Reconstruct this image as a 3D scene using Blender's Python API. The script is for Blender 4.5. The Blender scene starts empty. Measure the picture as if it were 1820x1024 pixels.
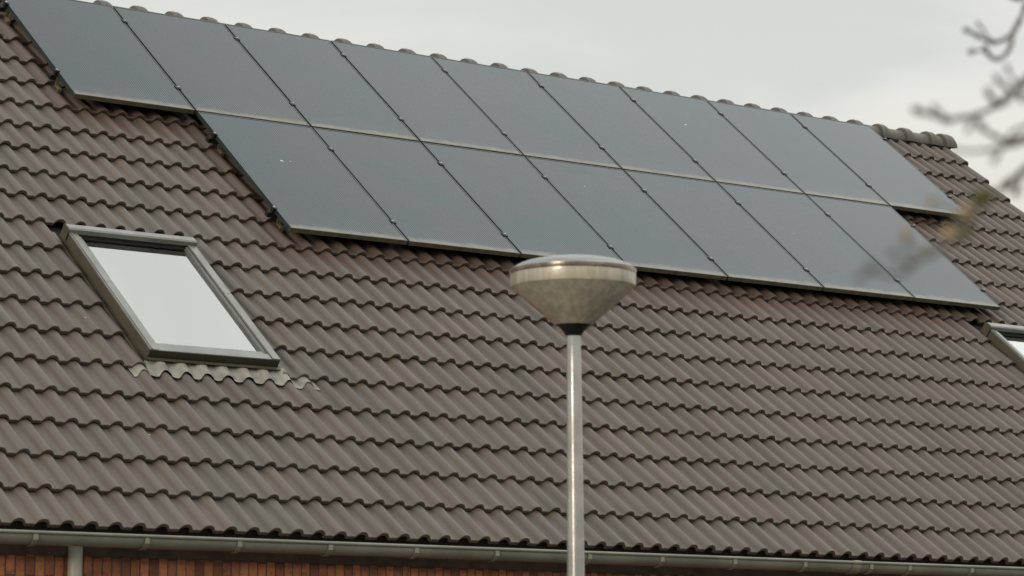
import bpy, math, random
from mathutils import Matrix, Vector
random.seed(7)
C = bpy.context.scene
COL = C.collection
PI = math.pi
TH = math.radians(38.629223)
H = 5.867
RM = Matrix.Translation((0, 0, H)) @ Matrix.Rotation(TH, 4, 'X')   # roof coords (u along eave, v up slope, n out of roof) -> world
I4 = Matrix.Identity(4)
c_, s_ = math.cos(TH), math.sin(TH)
PITCH, PH = 1.0083, 1.6706          # solar panel pitch across and up the slope
GAP = 0.018
U0, V0, GAUGE, ROLL = -2.4173, -5.1870, 0.34590, 0.15
CREST = -0.089                       # height of the tile crests below the panels' glass

# ------------------------------------------------------------------ materials
def nodes(name):
    m = bpy.data.materials.new(name); m.use_nodes = True
    nt = m.node_tree; nt.nodes.clear()
    out = nt.nodes.new('ShaderNodeOutputMaterial')
    return m, nt, out
def N(nt, typ, **kw):
    n = nt.nodes.new(typ)
    for k, v in kw.items():
        if k in n.inputs.keys() if hasattr(n.inputs, 'keys') else False: n.inputs[k].default_value = v
        else: setattr(n, k, v)
    return n
def L(nt, a, b): nt.links.new(a, b)
def math_n(nt, op, a, b=None, c=None, clamp=False):
    n = nt.nodes.new('ShaderNodeMath'); n.operation = op; n.use_clamp = clamp
    for i, x in enumerate((a, b, c)):
        if x is None: continue
        if isinstance(x, (int, float)): n.inputs[i].default_value = x
        else: L(nt, x, n.inputs[i])
    return n.outputs[0]
def mix(nt, fac, a, b, mode='MIX'):
    n = nt.nodes.new('ShaderNodeMix'); n.data_type = 'RGBA'; n.blend_type = mode
    if isinstance(fac, (int, float)): n.inputs[0].default_value = fac
    else: L(nt, fac, n.inputs[0])
    for i, x in ((6, a), (7, b)):
        if isinstance(x, tuple): n.inputs[i].default_value = (x[0], x[1], x[2], 1)
        else: L(nt, x, n.inputs[i])
    return n.outputs[2]
def noise(nt, vec, scale, detail=4, rough=.55, dist=0):
    n = nt.nodes.new('ShaderNodeTexNoise'); n.inputs['Scale'].default_value = scale
    n.inputs['Detail'].default_value = detail; n.inputs['Roughness'].default_value = rough
    n.inputs['Distortion'].default_value = dist
    if vec is not None: L(nt, vec, n.inputs['Vector'])
    return n.outputs[0]
def ramp(nt, x, lo, hi, a=0., b=1.):
    n = nt.nodes.new('ShaderNodeMapRange'); n.interpolation_type = 'SMOOTHSTEP'
    n.inputs[1].default_value = lo; n.inputs[2].default_value = hi
    n.inputs[3].default_value = a; n.inputs[4].default_value = b
    L(nt, x, n.inputs[0]); return n.outputs[0]
def objco(nt, scale=None):
    t = nt.nodes.new('ShaderNodeTexCoord')
    if scale is None: return t.outputs['Object']
    mp = nt.nodes.new('ShaderNodeMapping'); mp.inputs['Scale'].default_value = scale
    L(nt, t.outputs['Object'], mp.inputs[0]); return mp.outputs[0]
def bump(nt, h, strength, dist=.01):
    b = nt.nodes.new('ShaderNodeBump'); b.inputs['Strength'].default_value = strength
    b.inputs['Distance'].default_value = dist; L(nt, h, b.inputs['Height']); return b.outputs[0]
def princ(nt, out, color, rough=.6, metal=0., spec=.5, normal=None):
    p = nt.nodes.new('ShaderNodeBsdfPrincipled')
    for k, v in (('Base Color', color), ('Roughness', rough), ('Metallic', metal), ('Specular IOR Level', spec)):
        if isinstance(v, tuple): p.inputs[k].default_value = (v[0], v[1], v[2], 1)
        elif isinstance(v, (int, float)): p.inputs[k].default_value = v
        else: L(nt, v, p.inputs[k])
    if normal is not None: L(nt, normal, p.inputs['Normal'])
    if out is not None: L(nt, p.outputs[0], out.inputs[0])
    return p
def plain(name, col, col2=None, rough=.5, metal=0., spec=.5, sc=8., bs=.15, bsc=60.):
    m, nt, out = nodes(name); v = objco(nt)
    col2 = col2 or tuple(x * .75 for x in col)
    f = ramp(nt, noise(nt, v, sc, 5), .35, .65)
    cc = mix(nt, f, col, col2)
    r = ramp(nt, noise(nt, v, sc * 2.3, 4), .3, .7, max(.02, rough - .08), min(1, rough + .1))
    princ(nt, out, cc, r, metal, spec, bump(nt, noise(nt, v, bsc, 3), bs, .002))
    return m

def mat_tiles(strip=True):
    m, nt, out = nodes('concrete_roof_tile' if strip else 'concrete_ridge_tile')
    v = objco(nt)
    g = nt.nodes.new('ShaderNodeNewGeometry'); isl = g.outputs['Random Per Island']
    brown = (.124, .096, .077); grey = (.112, .094, .076); red = (.124, .093, .077)
    if not strip: brown, grey, red = (.128, .108, .092), (.122, .110, .092), (.126, .104, .090)
    col = mix(nt, ramp(nt, isl, .15, .85), brown, grey)
    # a second random from the island number
    r2 = math_n(nt, 'FRACT', math_n(nt, 'MULTIPLY', isl, 37.7))
    col = mix(nt, math_n(nt, 'MULTIPLY', ramp(nt, r2, .6, 1.), .55), col, red)
    r3 = math_n(nt, 'FRACT', math_n(nt, 'MULTIPLY', isl, 91.3))
    val = math_n(nt, 'MULTIPLY_ADD', r3, .12, .93)
    # long streaks down the slope + blotches + grain
    st = noise(nt, objco(nt, (34, 1.3, 4)), 1, 4, .6)
    bl = noise(nt, v, 1.7, 5, .6)
    gr = noise(nt, v, 260, 2, .6)
    col = mix(nt, ramp(nt, st, .38, .68, 0, .38), col, (.088, .076, .065))
    col = mix(nt, ramp(nt, bl, .45, .72, 0, .45), col, (.098, .088, .071))
    vv = math_n(nt, 'MULTIPLY', val, math_n(nt, 'MULTIPLY_ADD', gr, .5, .75))
    # cleaner, redder tiles in the drip strip next to the panels
    sp = nt.nodes.new('ShaderNodeSeparateXYZ'); L(nt, v, sp.inputs[0])
    U, V = sp.outputs[0], sp.outputs[1]
    nz = math_n(nt, 'MULTIPLY_ADD', noise(nt, v, 5, 3), .3, -.15)
    def box(u0, u1, v0, v1, w):
        a = math_n(nt, 'MULTIPLY', ramp(nt, math_n(nt, 'ADD', U, nz), u0 - w, u0), ramp(nt, U, u1, u1 + w, 1, 0))
        b = math_n(nt, 'MULTIPLY', ramp(nt, math_n(nt, 'ADD', V, nz), v0 - w, v0), ramp(nt, V, v1, v1 + w, 1, 0))
        return math_n(nt, 'MULTIPLY', a, b)
    msk = math_n(nt, 'MAXIMUM', box(.9, 8.05, -1.9, -.1, .14), box(-.08, 9.1, -.22, 1.8, .12))
    if strip: col = mix(nt, math_n(nt, 'MULTIPLY', msk, .55), col, (.105, .066, .048))
    mul = nt.nodes.new('ShaderNodeVectorMath'); mul.operation = 'SCALE'
    L(nt, col, mul.inputs[0]); L(nt, vv, mul.inputs['Scale'])
    # pale lichen specks
    vo = nt.nodes.new('ShaderNodeTexVoronoi'); vo.inputs['Scale'].default_value = 9; L(nt, v, vo.inputs['Vector'])
    spk = ramp(nt, vo.outputs['Distance'], .02, .05, .55, 0)
    colf = mix(nt, spk, mul.outputs[0], (.19, .175, .145))
    h = math_n(nt, 'ADD', gr, math_n(nt, 'MULTIPLY', noise(nt, v, 60, 3), 1.2))
    princ(nt, out, colf, ramp(nt, st, .3, .7, .50, .66), 0., .55, bump(nt, h, .35, .0015))
    return m

def mat_cells():
    m, nt, out = nodes('solar_cells_under_glass')
    v = objco(nt)
    sp = nt.nodes.new('ShaderNodeSeparateXYZ'); L(nt, v, sp.inputs[0])
    U, V = sp.outputs[0], sp.outputs[1]
    oi = nt.nodes.new('ShaderNodeObjectInfo')
    fr = math_n(nt, 'FRACT', math_n(nt, 'DIVIDE', U, .0208))
    line = math_n(nt, 'SUBTRACT', 1., ramp(nt, math_n(nt, 'ABSOLUTE', math_n(nt, 'SUBTRACT', fr, .5)), .10, .32))
    fv = math_n(nt, 'FRACT', math_n(nt, 'DIVIDE', V, .0265))
    seg = ramp(nt, math_n(nt, 'ABSOLUTE', math_n(nt, 'SUBTRACT', fv, .5)), .10, .45, 1., .85)
    line = math_n(nt, 'MULTIPLY', line, seg)
    # tint wanders slowly over the sheet (thin-film colour of the cells)
    off = nt.nodes.new('ShaderNodeVectorMath'); off.operation = 'ADD'; L(nt, v, off.inputs[0])
    sc = nt.nodes.new('ShaderNodeVectorMath'); sc.operation = 'SCALE'; L(nt, oi.outputs['Location'], sc.inputs[0]); sc.inputs['Scale'].default_value = 3.1
    L(nt, sc.outputs[0], off.inputs[1])
    t1 = ramp(nt, noise(nt, off.outputs[0], 1.3, 3), .38, .62)
    base = mix(nt, t1, (.007, .016, .023), (.016, .019, .028))
    lc = mix(nt, t1, (.040, .072, .082), (.055, .066, .082))
    col = mix(nt, line, base, lc)
    # settled dust: overall film plus a band along the lower frame
    dn = noise(nt, off.outputs[0], 7, 5, .65)
    film = ramp(nt, dn, .3, .8, .01, .05)
    band = ramp(nt, math_n(nt, 'ADD', V, math_n(nt, 'MULTIPLY', dn, .10)), .045, .15, .70, 0)
    band = math_n(nt, 'MAXIMUM', band, ramp(nt, math_n(nt, 'ADD', V, math_n(nt, 'MULTIPLY', dn, .3)), .1, .6, .08, 0))
    d = math_n(nt, 'MAXIMUM', film, band)
    col = mix(nt, d, col, (.30, .265, .20))
    p = princ(nt, out, col, ramp(nt, dn, .2, .8, .10, .18), 0., .22, bump(nt, noise(nt, v, 3, 2), .03, .01))
    p.inputs['Specular Tint'].default_value = (.62, .86, 1, 1)
    return m

def mat_frame():
    m, nt, out = nodes('dark_anodised_panel_frame')
    v = objco(nt)
    sp = nt.nodes.new('ShaderNodeSeparateXYZ'); L(nt, v, sp.inputs[0])
    low = ramp(nt, sp.outputs[1], .008, .016, 1, 0)
    n1 = noise(nt, v, 12, 5, .65)
    col = mix(nt, ramp(nt, n1, .3, .7), (.035, .052, .054), (.045, .062, .063))
    dirt = mix(nt, ramp(nt, n1, .35, .7), (.145, .13, .085), (.09, .082, .055))
    col = mix(nt, math_n(nt, 'MULTIPLY', low, .9), col, dirt)
    princ(nt, out, col, .4, .25, .5, bump(nt, noise(nt, v, 90, 2), .1, .001))
    return m

def mat_brick():
    m, nt, out = nodes('vertical_brick')
    v = objco(nt)
    sp = nt.nodes.new('ShaderNodeSeparateXYZ'); L(nt, v, sp.inputs[0])
    cb = nt.nodes.new('ShaderNodeCombineXYZ')
    L(nt, sp.outputs[2], cb.inputs[0]); L(nt, math_n(nt, 'ADD', sp.outputs[0], sp.outputs[1]), cb.inputs[1])
    b = nt.nodes.new('ShaderNodeTexBrick'); L(nt, cb.outputs[0], b.inputs['Vector'])
    b.inputs['Color1'].default_value = (.50, .185, .085, 1); b.inputs['Color2'].default_value = (.27, .10, .055, 1)
    b.inputs['Mortar'].default_value = (.075, .065, .055, 1)
    b.inputs['Scale'].default_value = 1.; b.inputs['Mortar Size'].default_value = .0045
    b.inputs['Mortar Smooth'].default_value = .15
    b.inputs['Brick Width'].default_value = .215; b.inputs['Row Height'].default_value = .0600
    b.inputs['Bias'].default_value = -.15
    # some bricks burnt dark
    wn = nt.nodes.new('ShaderNodeTexWhiteNoise'); wn.noise_dimensions = '2D'
    fl = nt.nodes.new('ShaderNodeCombineXYZ')
    xs = math_n(nt, 'FLOOR', math_n(nt, 'DIVIDE', math_n(nt, 'ADD', sp.outputs[0], sp.outputs[1]), .06))
    half = math_n(nt, 'MULTIPLY', math_n(nt, 'FLOORED_MODULO', xs, 2.), .5)
    zs = math_n(nt, 'FLOOR', math_n(nt, 'ADD', math_n(nt, 'DIVIDE', sp.outputs[2], .215), half))
    L(nt, xs, fl.inputs[0]); L(nt, zs, fl.inputs[1]); L(nt, fl.outputs[0], wn.inputs['Vector'])
    dark = ramp(nt, wn.outputs['Value'], .74, .8)
    ns = noise(nt, v, 28, 5, .7)
    col = mix(nt, math_n(nt, 'MULTIPLY', dark, .6), b.outputs['Color'], (.10, .05, .035))
    col = mix(nt, ramp(nt, ns, .45, .68, 0, .75), col, (.12, .07, .05))
    col = mix(nt, ramp(nt, wn.outputs['Value'], .0, .25, .35, 0), col, (.50, .23, .11))
    h = math_n(nt, 'SUBTRACT', math_n(nt, 'MULTIPLY', ns, .4), b.outputs['Fac'])
    princ(nt, out, col, .85, 0., .3, bump(nt, h, .7, .006))
    return m

def mat_pane():
    m, nt, out = nodes('coated_window_glass')
    tr = nt.nodes.new('ShaderNodeBsdfTransparent'); tr.inputs[0].default_value = (.93, .96, .94, 1)
    gl = nt.nodes.new('ShaderNodeBsdfGlossy'); gl.inputs['Roughness'].default_value = .03; gl.inputs[0].default_value = (1, 1, .97, 1)
    lw = nt.nodes.new('ShaderNodeFresnel'); lw.inputs[0].default_value = 1.6
    f = math_n(nt, 'ADD', math_n(nt, 'MULTIPLY', lw.outputs[0], 1.25), .28, clamp=True)
    mx = nt.nodes.new('ShaderNodeMixShader'); L(nt, f, mx.inputs[0]); L(nt, tr.outputs[0], mx.inputs[1]); L(nt, gl.outputs[0], mx.inputs[2])
    L(nt, mx.outputs[0], out.inputs[0]); return m

def mat_diffuser():
    m, nt, out = nodes('prismatic_lamp_plastic')
    v = objco(nt)
    tex = noise(nt, objco(nt, (34, 34, 3)), 1, 3, .55); big = noise(nt, objco(nt, (6, 6, 3)), 1.6, 3, .6)
    nrm = bump(nt, noise(nt, v, 55, 2, .5), .18, .004)
    tr = nt.nodes.new('ShaderNodeBsdfTransparent'); tr.inputs[0].default_value = (.96, .92, .83, 1)
    tl = nt.nodes.new('ShaderNodeBsdfTranslucent'); L(nt, mix(nt, big, (1, .93, .80), (.96, .86, .70)), tl.inputs[0]); L(nt, nrm, tl.inputs['Normal'])
    df = nt.nodes.new('ShaderNodeBsdfDiffuse'); df.inputs[0].default_value = (.97, .88, .73, 1); L(nt, nrm, df.inputs['Normal'])
    gl = nt.nodes.new('ShaderNodeBsdfGlossy'); gl.inputs['Roughness'].default_value = .28; L(nt, nrm, gl.inputs['Normal'])
    a = nt.nodes.new('ShaderNodeMixShader'); a.inputs[0].default_value = .62; L(nt, tl.outputs[0], a.inputs[1]); L(nt, df.outputs[0], a.inputs[2])
    b = nt.nodes.new('ShaderNodeMixShader'); L(nt, ramp(nt, tex, .38, .62, .26, .54), b.inputs[0]); L(nt, a.outputs[0], b.inputs[1]); L(nt, tr.outputs[0], b.inputs[2])
    fr = nt.nodes.new('ShaderNodeFresnel'); fr.inputs[0].default_value = 1.5; L(nt, nrm, fr.inputs['Normal'])
    c = nt.nodes.new('ShaderNodeMixShader'); L(nt, math_n(nt, 'ADD', fr.outputs[0], .13, clamp=True), c.inputs[0]); L(nt, b.outputs[0], c.inputs[1]); L(nt, gl.outputs[0], c.inputs[2])
    L(nt, c.outputs[0], out.inputs[0]); return m

M_TILE = mat_tiles(); M_RIDGE = mat_tiles(False); M_CELL = mat_cells(); M_FRAME = mat_frame(); M_BRICK = mat_brick(); M_PANE = mat_pane(); M_DIFF = mat_diffuser()
M_ALU = plain('brown_grey_window_cladding', (.13, .115, .08), (.105, .094, .066), .42, .3, .5, 4, .04)
M_ALU_LIT = plain('window_cladding_sky_lit', (.24, .243, .228), (.20, .203, .19), .34, .4, .5, 3, .04)  # same cladding, paler: sky reflection on the upper faces put into the colour
M_ALU_SHADED = plain('window_cladding_shaded', (.05, .045, .03), (.04, .036, .025), .4, .3, .5, 4, .04)  # same cladding, darker: dim reflection on the lower front put into the colour
M_GASK2 = plain('grey_rubber', (.16, .165, .17), None, .5)
M_GAP_SHADE = plain('gap_shade_black', (.02, .02, .02), None, .6)  # black for the shade in the gap under the window hood
M_STEEL = plain('bright_steel', (.42, .42, .42), (.33, .33, .33), .35, .9)
M_BLACKM = plain('black_metal', (.022, .025, .024), None, .45, .3)
M_STRAP = plain('zinc_hook', (.36, .31, .21), (.26, .22, .15), .5, .4)
M_GUTTER = plain('weathered_grey_gutter', (.235, .235, .19), (.175, .177, .14), .42, .12, .5, 3.2, .1)
M_BRACKET = plain('grey_gutter_bracket', (.27, .26, .20), (.22, .21, .165), .5, .1)
M_PIPE = plain('pale_grey_pvc', (.46, .45, .40), (.40, .39, .35), .4, 0, .5, 4)
M_LEAD = None
M_WHITE = plain('white_reveal', (.93, .94, .91), (.90, .91, .88), .6)
M_BLIND = plain('pale_lilac_blind', (.50, .49, .505), (.47, .46, .48), .7)
M_POLE = plain('pale_galvanised_pole', (.46, .455, .43), (.36, .36, .34), .26, .45, .6, 9, .12)
def mat_cap():
    m, nt, out = nodes('opal_lamp_cap')
    d = princ(nt, None, (.36, .43, .50), .15, 0, .9)
    tl = nt.nodes.new('ShaderNodeBsdfTranslucent'); tl.inputs[0].default_value = (.95, .93, .88, 1)
    tp = nt.nodes.new('ShaderNodeBsdfTransparent'); tp.inputs[0].default_value = (.95, .95, .93, 1)
    m0 = nt.nodes.new('ShaderNodeMixShader'); m0.inputs[0].default_value = .75; L(nt, tl.outputs[0], m0.inputs[1]); L(nt, tp.outputs[0], m0.inputs[2])
    m1 = nt.nodes.new('ShaderNodeMixShader'); m1.inputs[0].default_value = .45; L(nt, m0.outputs[0], m1.inputs[1]); L(nt, d.outputs[0], m1.inputs[2])
    L(nt, m1.outputs[0], out.inputs[0]); return m
M_CAP = mat_cap()
M_RIM = plain('metal_rim', (.34, .30, .24), (.22, .19, .155), .28, .7)
def mat_fill_shell():
    m, nt, out = nodes('pale_fill_shell')
    st = noise(nt, objco(nt, (20, 20, 1.5)), 1, 2, .5)
    princ(nt, out, mix(nt, ramp(nt, st, .40, .60), (.98, .90, .72), (.86, .72, .52)), .35, 0, .5); return m  # streaks put the plastic's bright and dark prismatic bands into the colour
M_FILL_SHELL = mat_fill_shell()
M_COLLAR = plain('black_collar', (.012, .012, .011), None, .4)
M_REFL = plain('olive_reflector', (.13, .095, .045), (.10, .075, .035), .3, .5)
M_BARK = plain('grey_bark', (.145, .122, .098), (.09, .075, .06), .8, 0, .3, 30, .5, 120)
M_BUD = plain('brown_bud', (.12, .10, .075), (.085, .07, .055), .7)
M_BUDO = plain('orange_bud', (.36, .25, .14), (.28, .21, .12), .6)
M_LEAF = plain('young_green_leaf', (.15, .15, .06), (.11, .115, .05), .5)
M_EAVE_SHADE = plain('eave_shade_brown', (.075, .045, .03), (.04, .026, .018), .8)  # brown for the shade painted below the gutter
M_DECK = plain('dark_underlay', (.02, .018, .016), None, .9)
M_DROP = plain('bird_dropping_white', (.72, .71, .68), (.6, .6, .56), .8)
def mat_lead():
    m, nt, out = nodes('pleated_apron_sheet'); v = objco(nt)
    pl = nt.nodes.new('ShaderNodeTexWave'); pl.bands_direction = 'X'; pl.inputs['Scale'].default_value = 34
    pl.inputs['Distortion'].default_value = 2.5; pl.inputs['Detail'].default_value = 2; L(nt, v, pl.inputs['Vector'])
    c = mix(nt, ramp(nt, noise(nt, v, 14, 4), .35, .65), (.36, .345, .295), (.25, .24, .205))
    princ(nt, out, c, .6, .1, .4, bump(nt, pl.outputs[1], .6, .003)); return m
M_LEAD = mat_lead()
def mat_ground():
    m, nt, out = nodes('grass_ground'); v = objco(nt)
    c = mix(nt, ramp(nt, noise(nt, v, .35, 6), .4, .6), (.035, .05, .02), (.055, .056, .027))
    c = mix(nt, ramp(nt, noise(nt, v, 30, 4), .3, .7, 0, .6), c, (.03, .04, .015))
    princ(nt, out, c, .9, 0, .2, bump(nt, noise(nt, v, 60, 3), .6, .02)); return m
def mat_paving():
    m, nt, out = nodes('concrete_paving'); v = objco(nt)
    b = nt.nodes.new('ShaderNodeTexBrick'); L(nt, v, b.inputs['Vector'])
    b.offset = .5; b.inputs['Scale'].default_value = 1; b.inputs['Brick Width'].default_value = .3; b.inputs['Row Height'].default_value = .3
    b.inputs['Mortar Size'].default_value = .004
    b.inputs['Color1'].default_value = (.075, .068, .06, 1); b.inputs['Color2'].default_value = (.06, .055, .05, 1); b.inputs['Mortar'].default_value = (.07, .065, .05, 1)
    c = mix(nt, ramp(nt, noise(nt, v, 2, 5), .4, .7, 0, .5), b.outputs[0], (.12, .11, .09))
    princ(nt, out, c, .85); return m

# ------------------------------------------------------------------ object helpers
WM = {}
def tag(o, label=None, cat=None, group=None, kind=None):
    for k, v in (('label', label), ('category', cat), ('group', group), ('kind', kind)):
        if v: o[k] = v
    return o
def place(o, parent, M):
    WM[o.name] = M.copy(); COL.objects.link(o)
    if parent is not None:
        o.parent = parent; o.matrix_basis = WM[parent.name].inverted() @ M
    else: o.matrix_basis = M
    return o
def empty(name, M, label, cat, group=None):
    o = bpy.data.objects.new(name, None); o.empty_display_size = .2
    place(o, None, M); return tag(o, label, cat, group)
class MB:
    def __init__(s): s.v = []; s.f = []; s.mi = []; s.sharp = []
    def add(s, vs, fs, mi=0):
        b = len(s.v); s.v += [tuple(x) for x in vs]; s.f += [tuple(i + b for i in f) for f in fs]; s.mi += [mi] * len(fs); return b
    def box(s, a, b, mi=0):
        (x0, y0, z0), (x1, y1, z1) = a, b
        s.add([(x0,y0,z0),(x1,y0,z0),(x1,y1,z0),(x0,y1,z0),(x0,y0,z1),(x1,y0,z1),(x1,y1,z1),(x0,y1,z1)],
              [(0,3,2,1),(4,5,6,7),(0,1,5,4),(1,2,6,5),(2,3,7,6),(3,0,4,7)], mi)
    def prism(s, poly, axis, a, b, mi=0, caps=True):
        n = len(poly)
        def pt(p, t): return (t, p[0], p[1]) if axis == 0 else ((p[0], t, p[1]) if axis == 1 else (p[0], p[1], t))
        fs = [(i, (i+1) % n, n + (i+1) % n, n + i) for i in range(n)]
        if caps: fs += [tuple(range(n))[::-1], tuple(range(n, 2*n))]
        s.add([pt(p, a) for p in poly] + [pt(p, b) for p in poly], fs, mi)
    def lathe(s, prof, seg=48, cen=(0,0), mi=0, closed=False):
        vs = []; fs = []; m = len(prof)
        for k in range(seg):
            a = 2 * PI * k / seg
            for r, z in prof: vs.append((cen[0] + r * math.cos(a), cen[1] + r * math.sin(a), z))
        for k in range(seg):
            k2 = (k + 1) % seg
            for i in range(m if closed else m - 1):
                j = (i + 1) % m
                fs.append((k * m + i, k2 * m + i, k2 * m + j, k * m + j))
        s.add(vs, fs, mi)
    def tube(s, pts, rad, seg=8, mi=0):
        pts = [Vector(p) for p in pts]; n = len(pts); vs = []; fs = []
        up = Vector((.13, .27, .95)).normalized(); px = None
        for i, p in enumerate(pts):
            d = (pts[min(i+1, n-1)] - pts[max(i-1, 0)]).normalized()
            x = d.cross(up) if px is None else (px - d * px.dot(d))
            if x.length < 1e-4: x = d.orthogonal()
            x.normalize(); px = x; y = d.cross(x)
            r = rad[i] if isinstance(rad, (list, tuple)) else rad
            for k in range(seg):
                a = 2 * PI * k / seg; vs.append(p + (x * math.cos(a) + y * math.sin(a)) * r)
        for i in range(n-1):
            for k in range(seg):
                k2 = (k+1) % seg; fs.append((i*seg+k, i*seg+k2, (i+1)*seg+k2, (i+1)*seg+k))
        fs.append(tuple(range(seg))[::-1]); fs.append(tuple((n-1)*seg + k for k in range(seg)))
        s.add(vs, fs, mi)
    def blob(s, c, r, ax=None, st=1., mi=0, seg=8, rings=6, jit=0.):
        c = Vector(c); ax = (Vector(ax) if ax else Vector((0,0,1))).normalized(); x = ax.orthogonal().normalized(); y = ax.cross(x)
        vs = []; fs = []
        for i in range(rings+1):
            t = PI * i / rings
            for k in range(seg):
                a = 2*PI*k/seg; rr = r * (1 + random.uniform(-jit, jit))
                vs.append(c + ax * math.cos(t) * rr * st + (x * math.cos(a) + y * math.sin(a)) * math.sin(t) * rr)
        for i in range(rings):
            for k in range(seg):
                k2 = (k+1) % seg; fs.append((i*seg+k, (i+1)*seg+k, (i+1)*seg+k2, i*seg+k2))
        s.add(vs, fs, mi)
    def mesh(s, name, mats, smooth=None):
        me = bpy.data.meshes.new(name); me.from_pydata(s.v, [], s.f)
        for m in (mats if isinstance(mats, (list, tuple)) else [mats]): me.materials.append(m)
        if len(me.polygons): me.polygons.foreach_set('material_index', s.mi)
        if smooth is not None:
            import bmesh
            bm = bmesh.new(); bm.from_mesh(me); bmesh.ops.remove_doubles(bm, verts=bm.verts, dist=1e-6)
            lim = math.radians(smooth)
            for f in bm.faces: f.smooth = True
            for e in bm.edges:
                e.smooth = len(e.link_faces) == 2 and e.calc_face_angle(0) < lim
            bm.to_mesh(me); bm.free()
        me.update(); return me
    def build(s, name, mats, parent=None, M=None, smooth=None, bevel=None):
        o = bpy.data.objects.new(name, s.mesh(name, mats, smooth))
        if M is None: M = WM[parent.name] if parent is not None else I4
        place(o, parent, M)
        if bevel:
            b = o.modifiers.new('bevel', 'BEVEL'); b.width = bevel; b.segments = 2; b.limit_method = 'ANGLE'; b.harden_normals = False
        return o

# ------------------------------------------------------------------ setting
g = MB(); g.add([(-400,-400,0),(400,-400,0),(400,400,0),(-400,400,0)], [(0,1,2,3)])
tag(g.build('ground', mat_ground()), kind='structure')
g = MB(); g.box((-14, -8.2, -.2), (16, -3.85, .004)); g.box((-14, -12.4, -.2), (16, -8.2, .006))
g = MB(); g.box((-14, -10.4, -.3), (16, -3.86, .004))
tag(g.build('pavement', mat_paving()), kind='structure')

# ------------------------------------------------------------------ house
EY, EZ = V0 * c_ - CREST * s_, V0 * s_ + CREST * c_ + H       # crest of the eave lip
VR = 1.86
RY, RZ = VR * c_ - CREST * s_, VR * s_ + CREST * c_ + H       # apex of the crest plane
XL, XR = -6.32, 10.235
WY = -3.825
house = empty('house', Matrix.Translation((2, 0, 0)), 'brick house with a long brown tiled roof carrying solar panels', 'house')
HM = I4
# walls (front, back, gables) as one closed shell
BW = 2 * RY - WY
w = MB()
ov = .16
def zr(y): return (RZ - abs(y - RY) * math.tan(TH)) - .26
gx0, gx1 = XL + .12, XR - .08
w.prism([(WY, -.3), (BW, -.3), (BW, zr(BW)), (RY, zr(RY)), (WY, zr(WY))], 0, gx0, gx1)
w.build('wall', M_BRICK, house, HM)

# tile cross section
def roll_n(x):            # x metres from a crest, height relative to the crest
    h = .0345
    a = abs(x)
    wd = .050 if x < 0 else .047
    if a >= wd: 
        return -h
    t = a / wd
    return -h * (t ** 2.3 if t < .72 else 1 - (1 - .72 ** 2.3) * ((1 - t) / .28) ** 1.55)
def prof_samples():       # from left hidden edge to right edge of a double-roll tile
    xs = []
    for k in (0, 1):
        cx = k * ROLL
        for x in (-.050, -.046, -.041, -.036, -.030, -.022, -.011, 0, .011, .021, .028, .034, .040): xs.append(cx + x)
        if k == 0: xs += [cx + .044, cx + .048, cx + .058, cx + .075, cx + .094]
    return [-.112, -.095, -.078, -.062] + xs + [ROLL + .043]
XS = prof_samples()
def prof_h(x):
    k = 0 if x < ROLL / 2 else 1
    h = roll_n(x - k * ROLL)
    if x > ROLL + .036: h = max(h, -.0285)
    # faint raised line in the middle of the flat pan
    for cxx in (-.075, .075): h += .0016 * math.exp(-((x - cxx) / .006) ** 2)
    return h
WINS = [(-.862, .118, -3.43, -1.75), (7.655, 8.635, -3.43, -1.75)]
TL, TT = .410, .025
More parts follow.
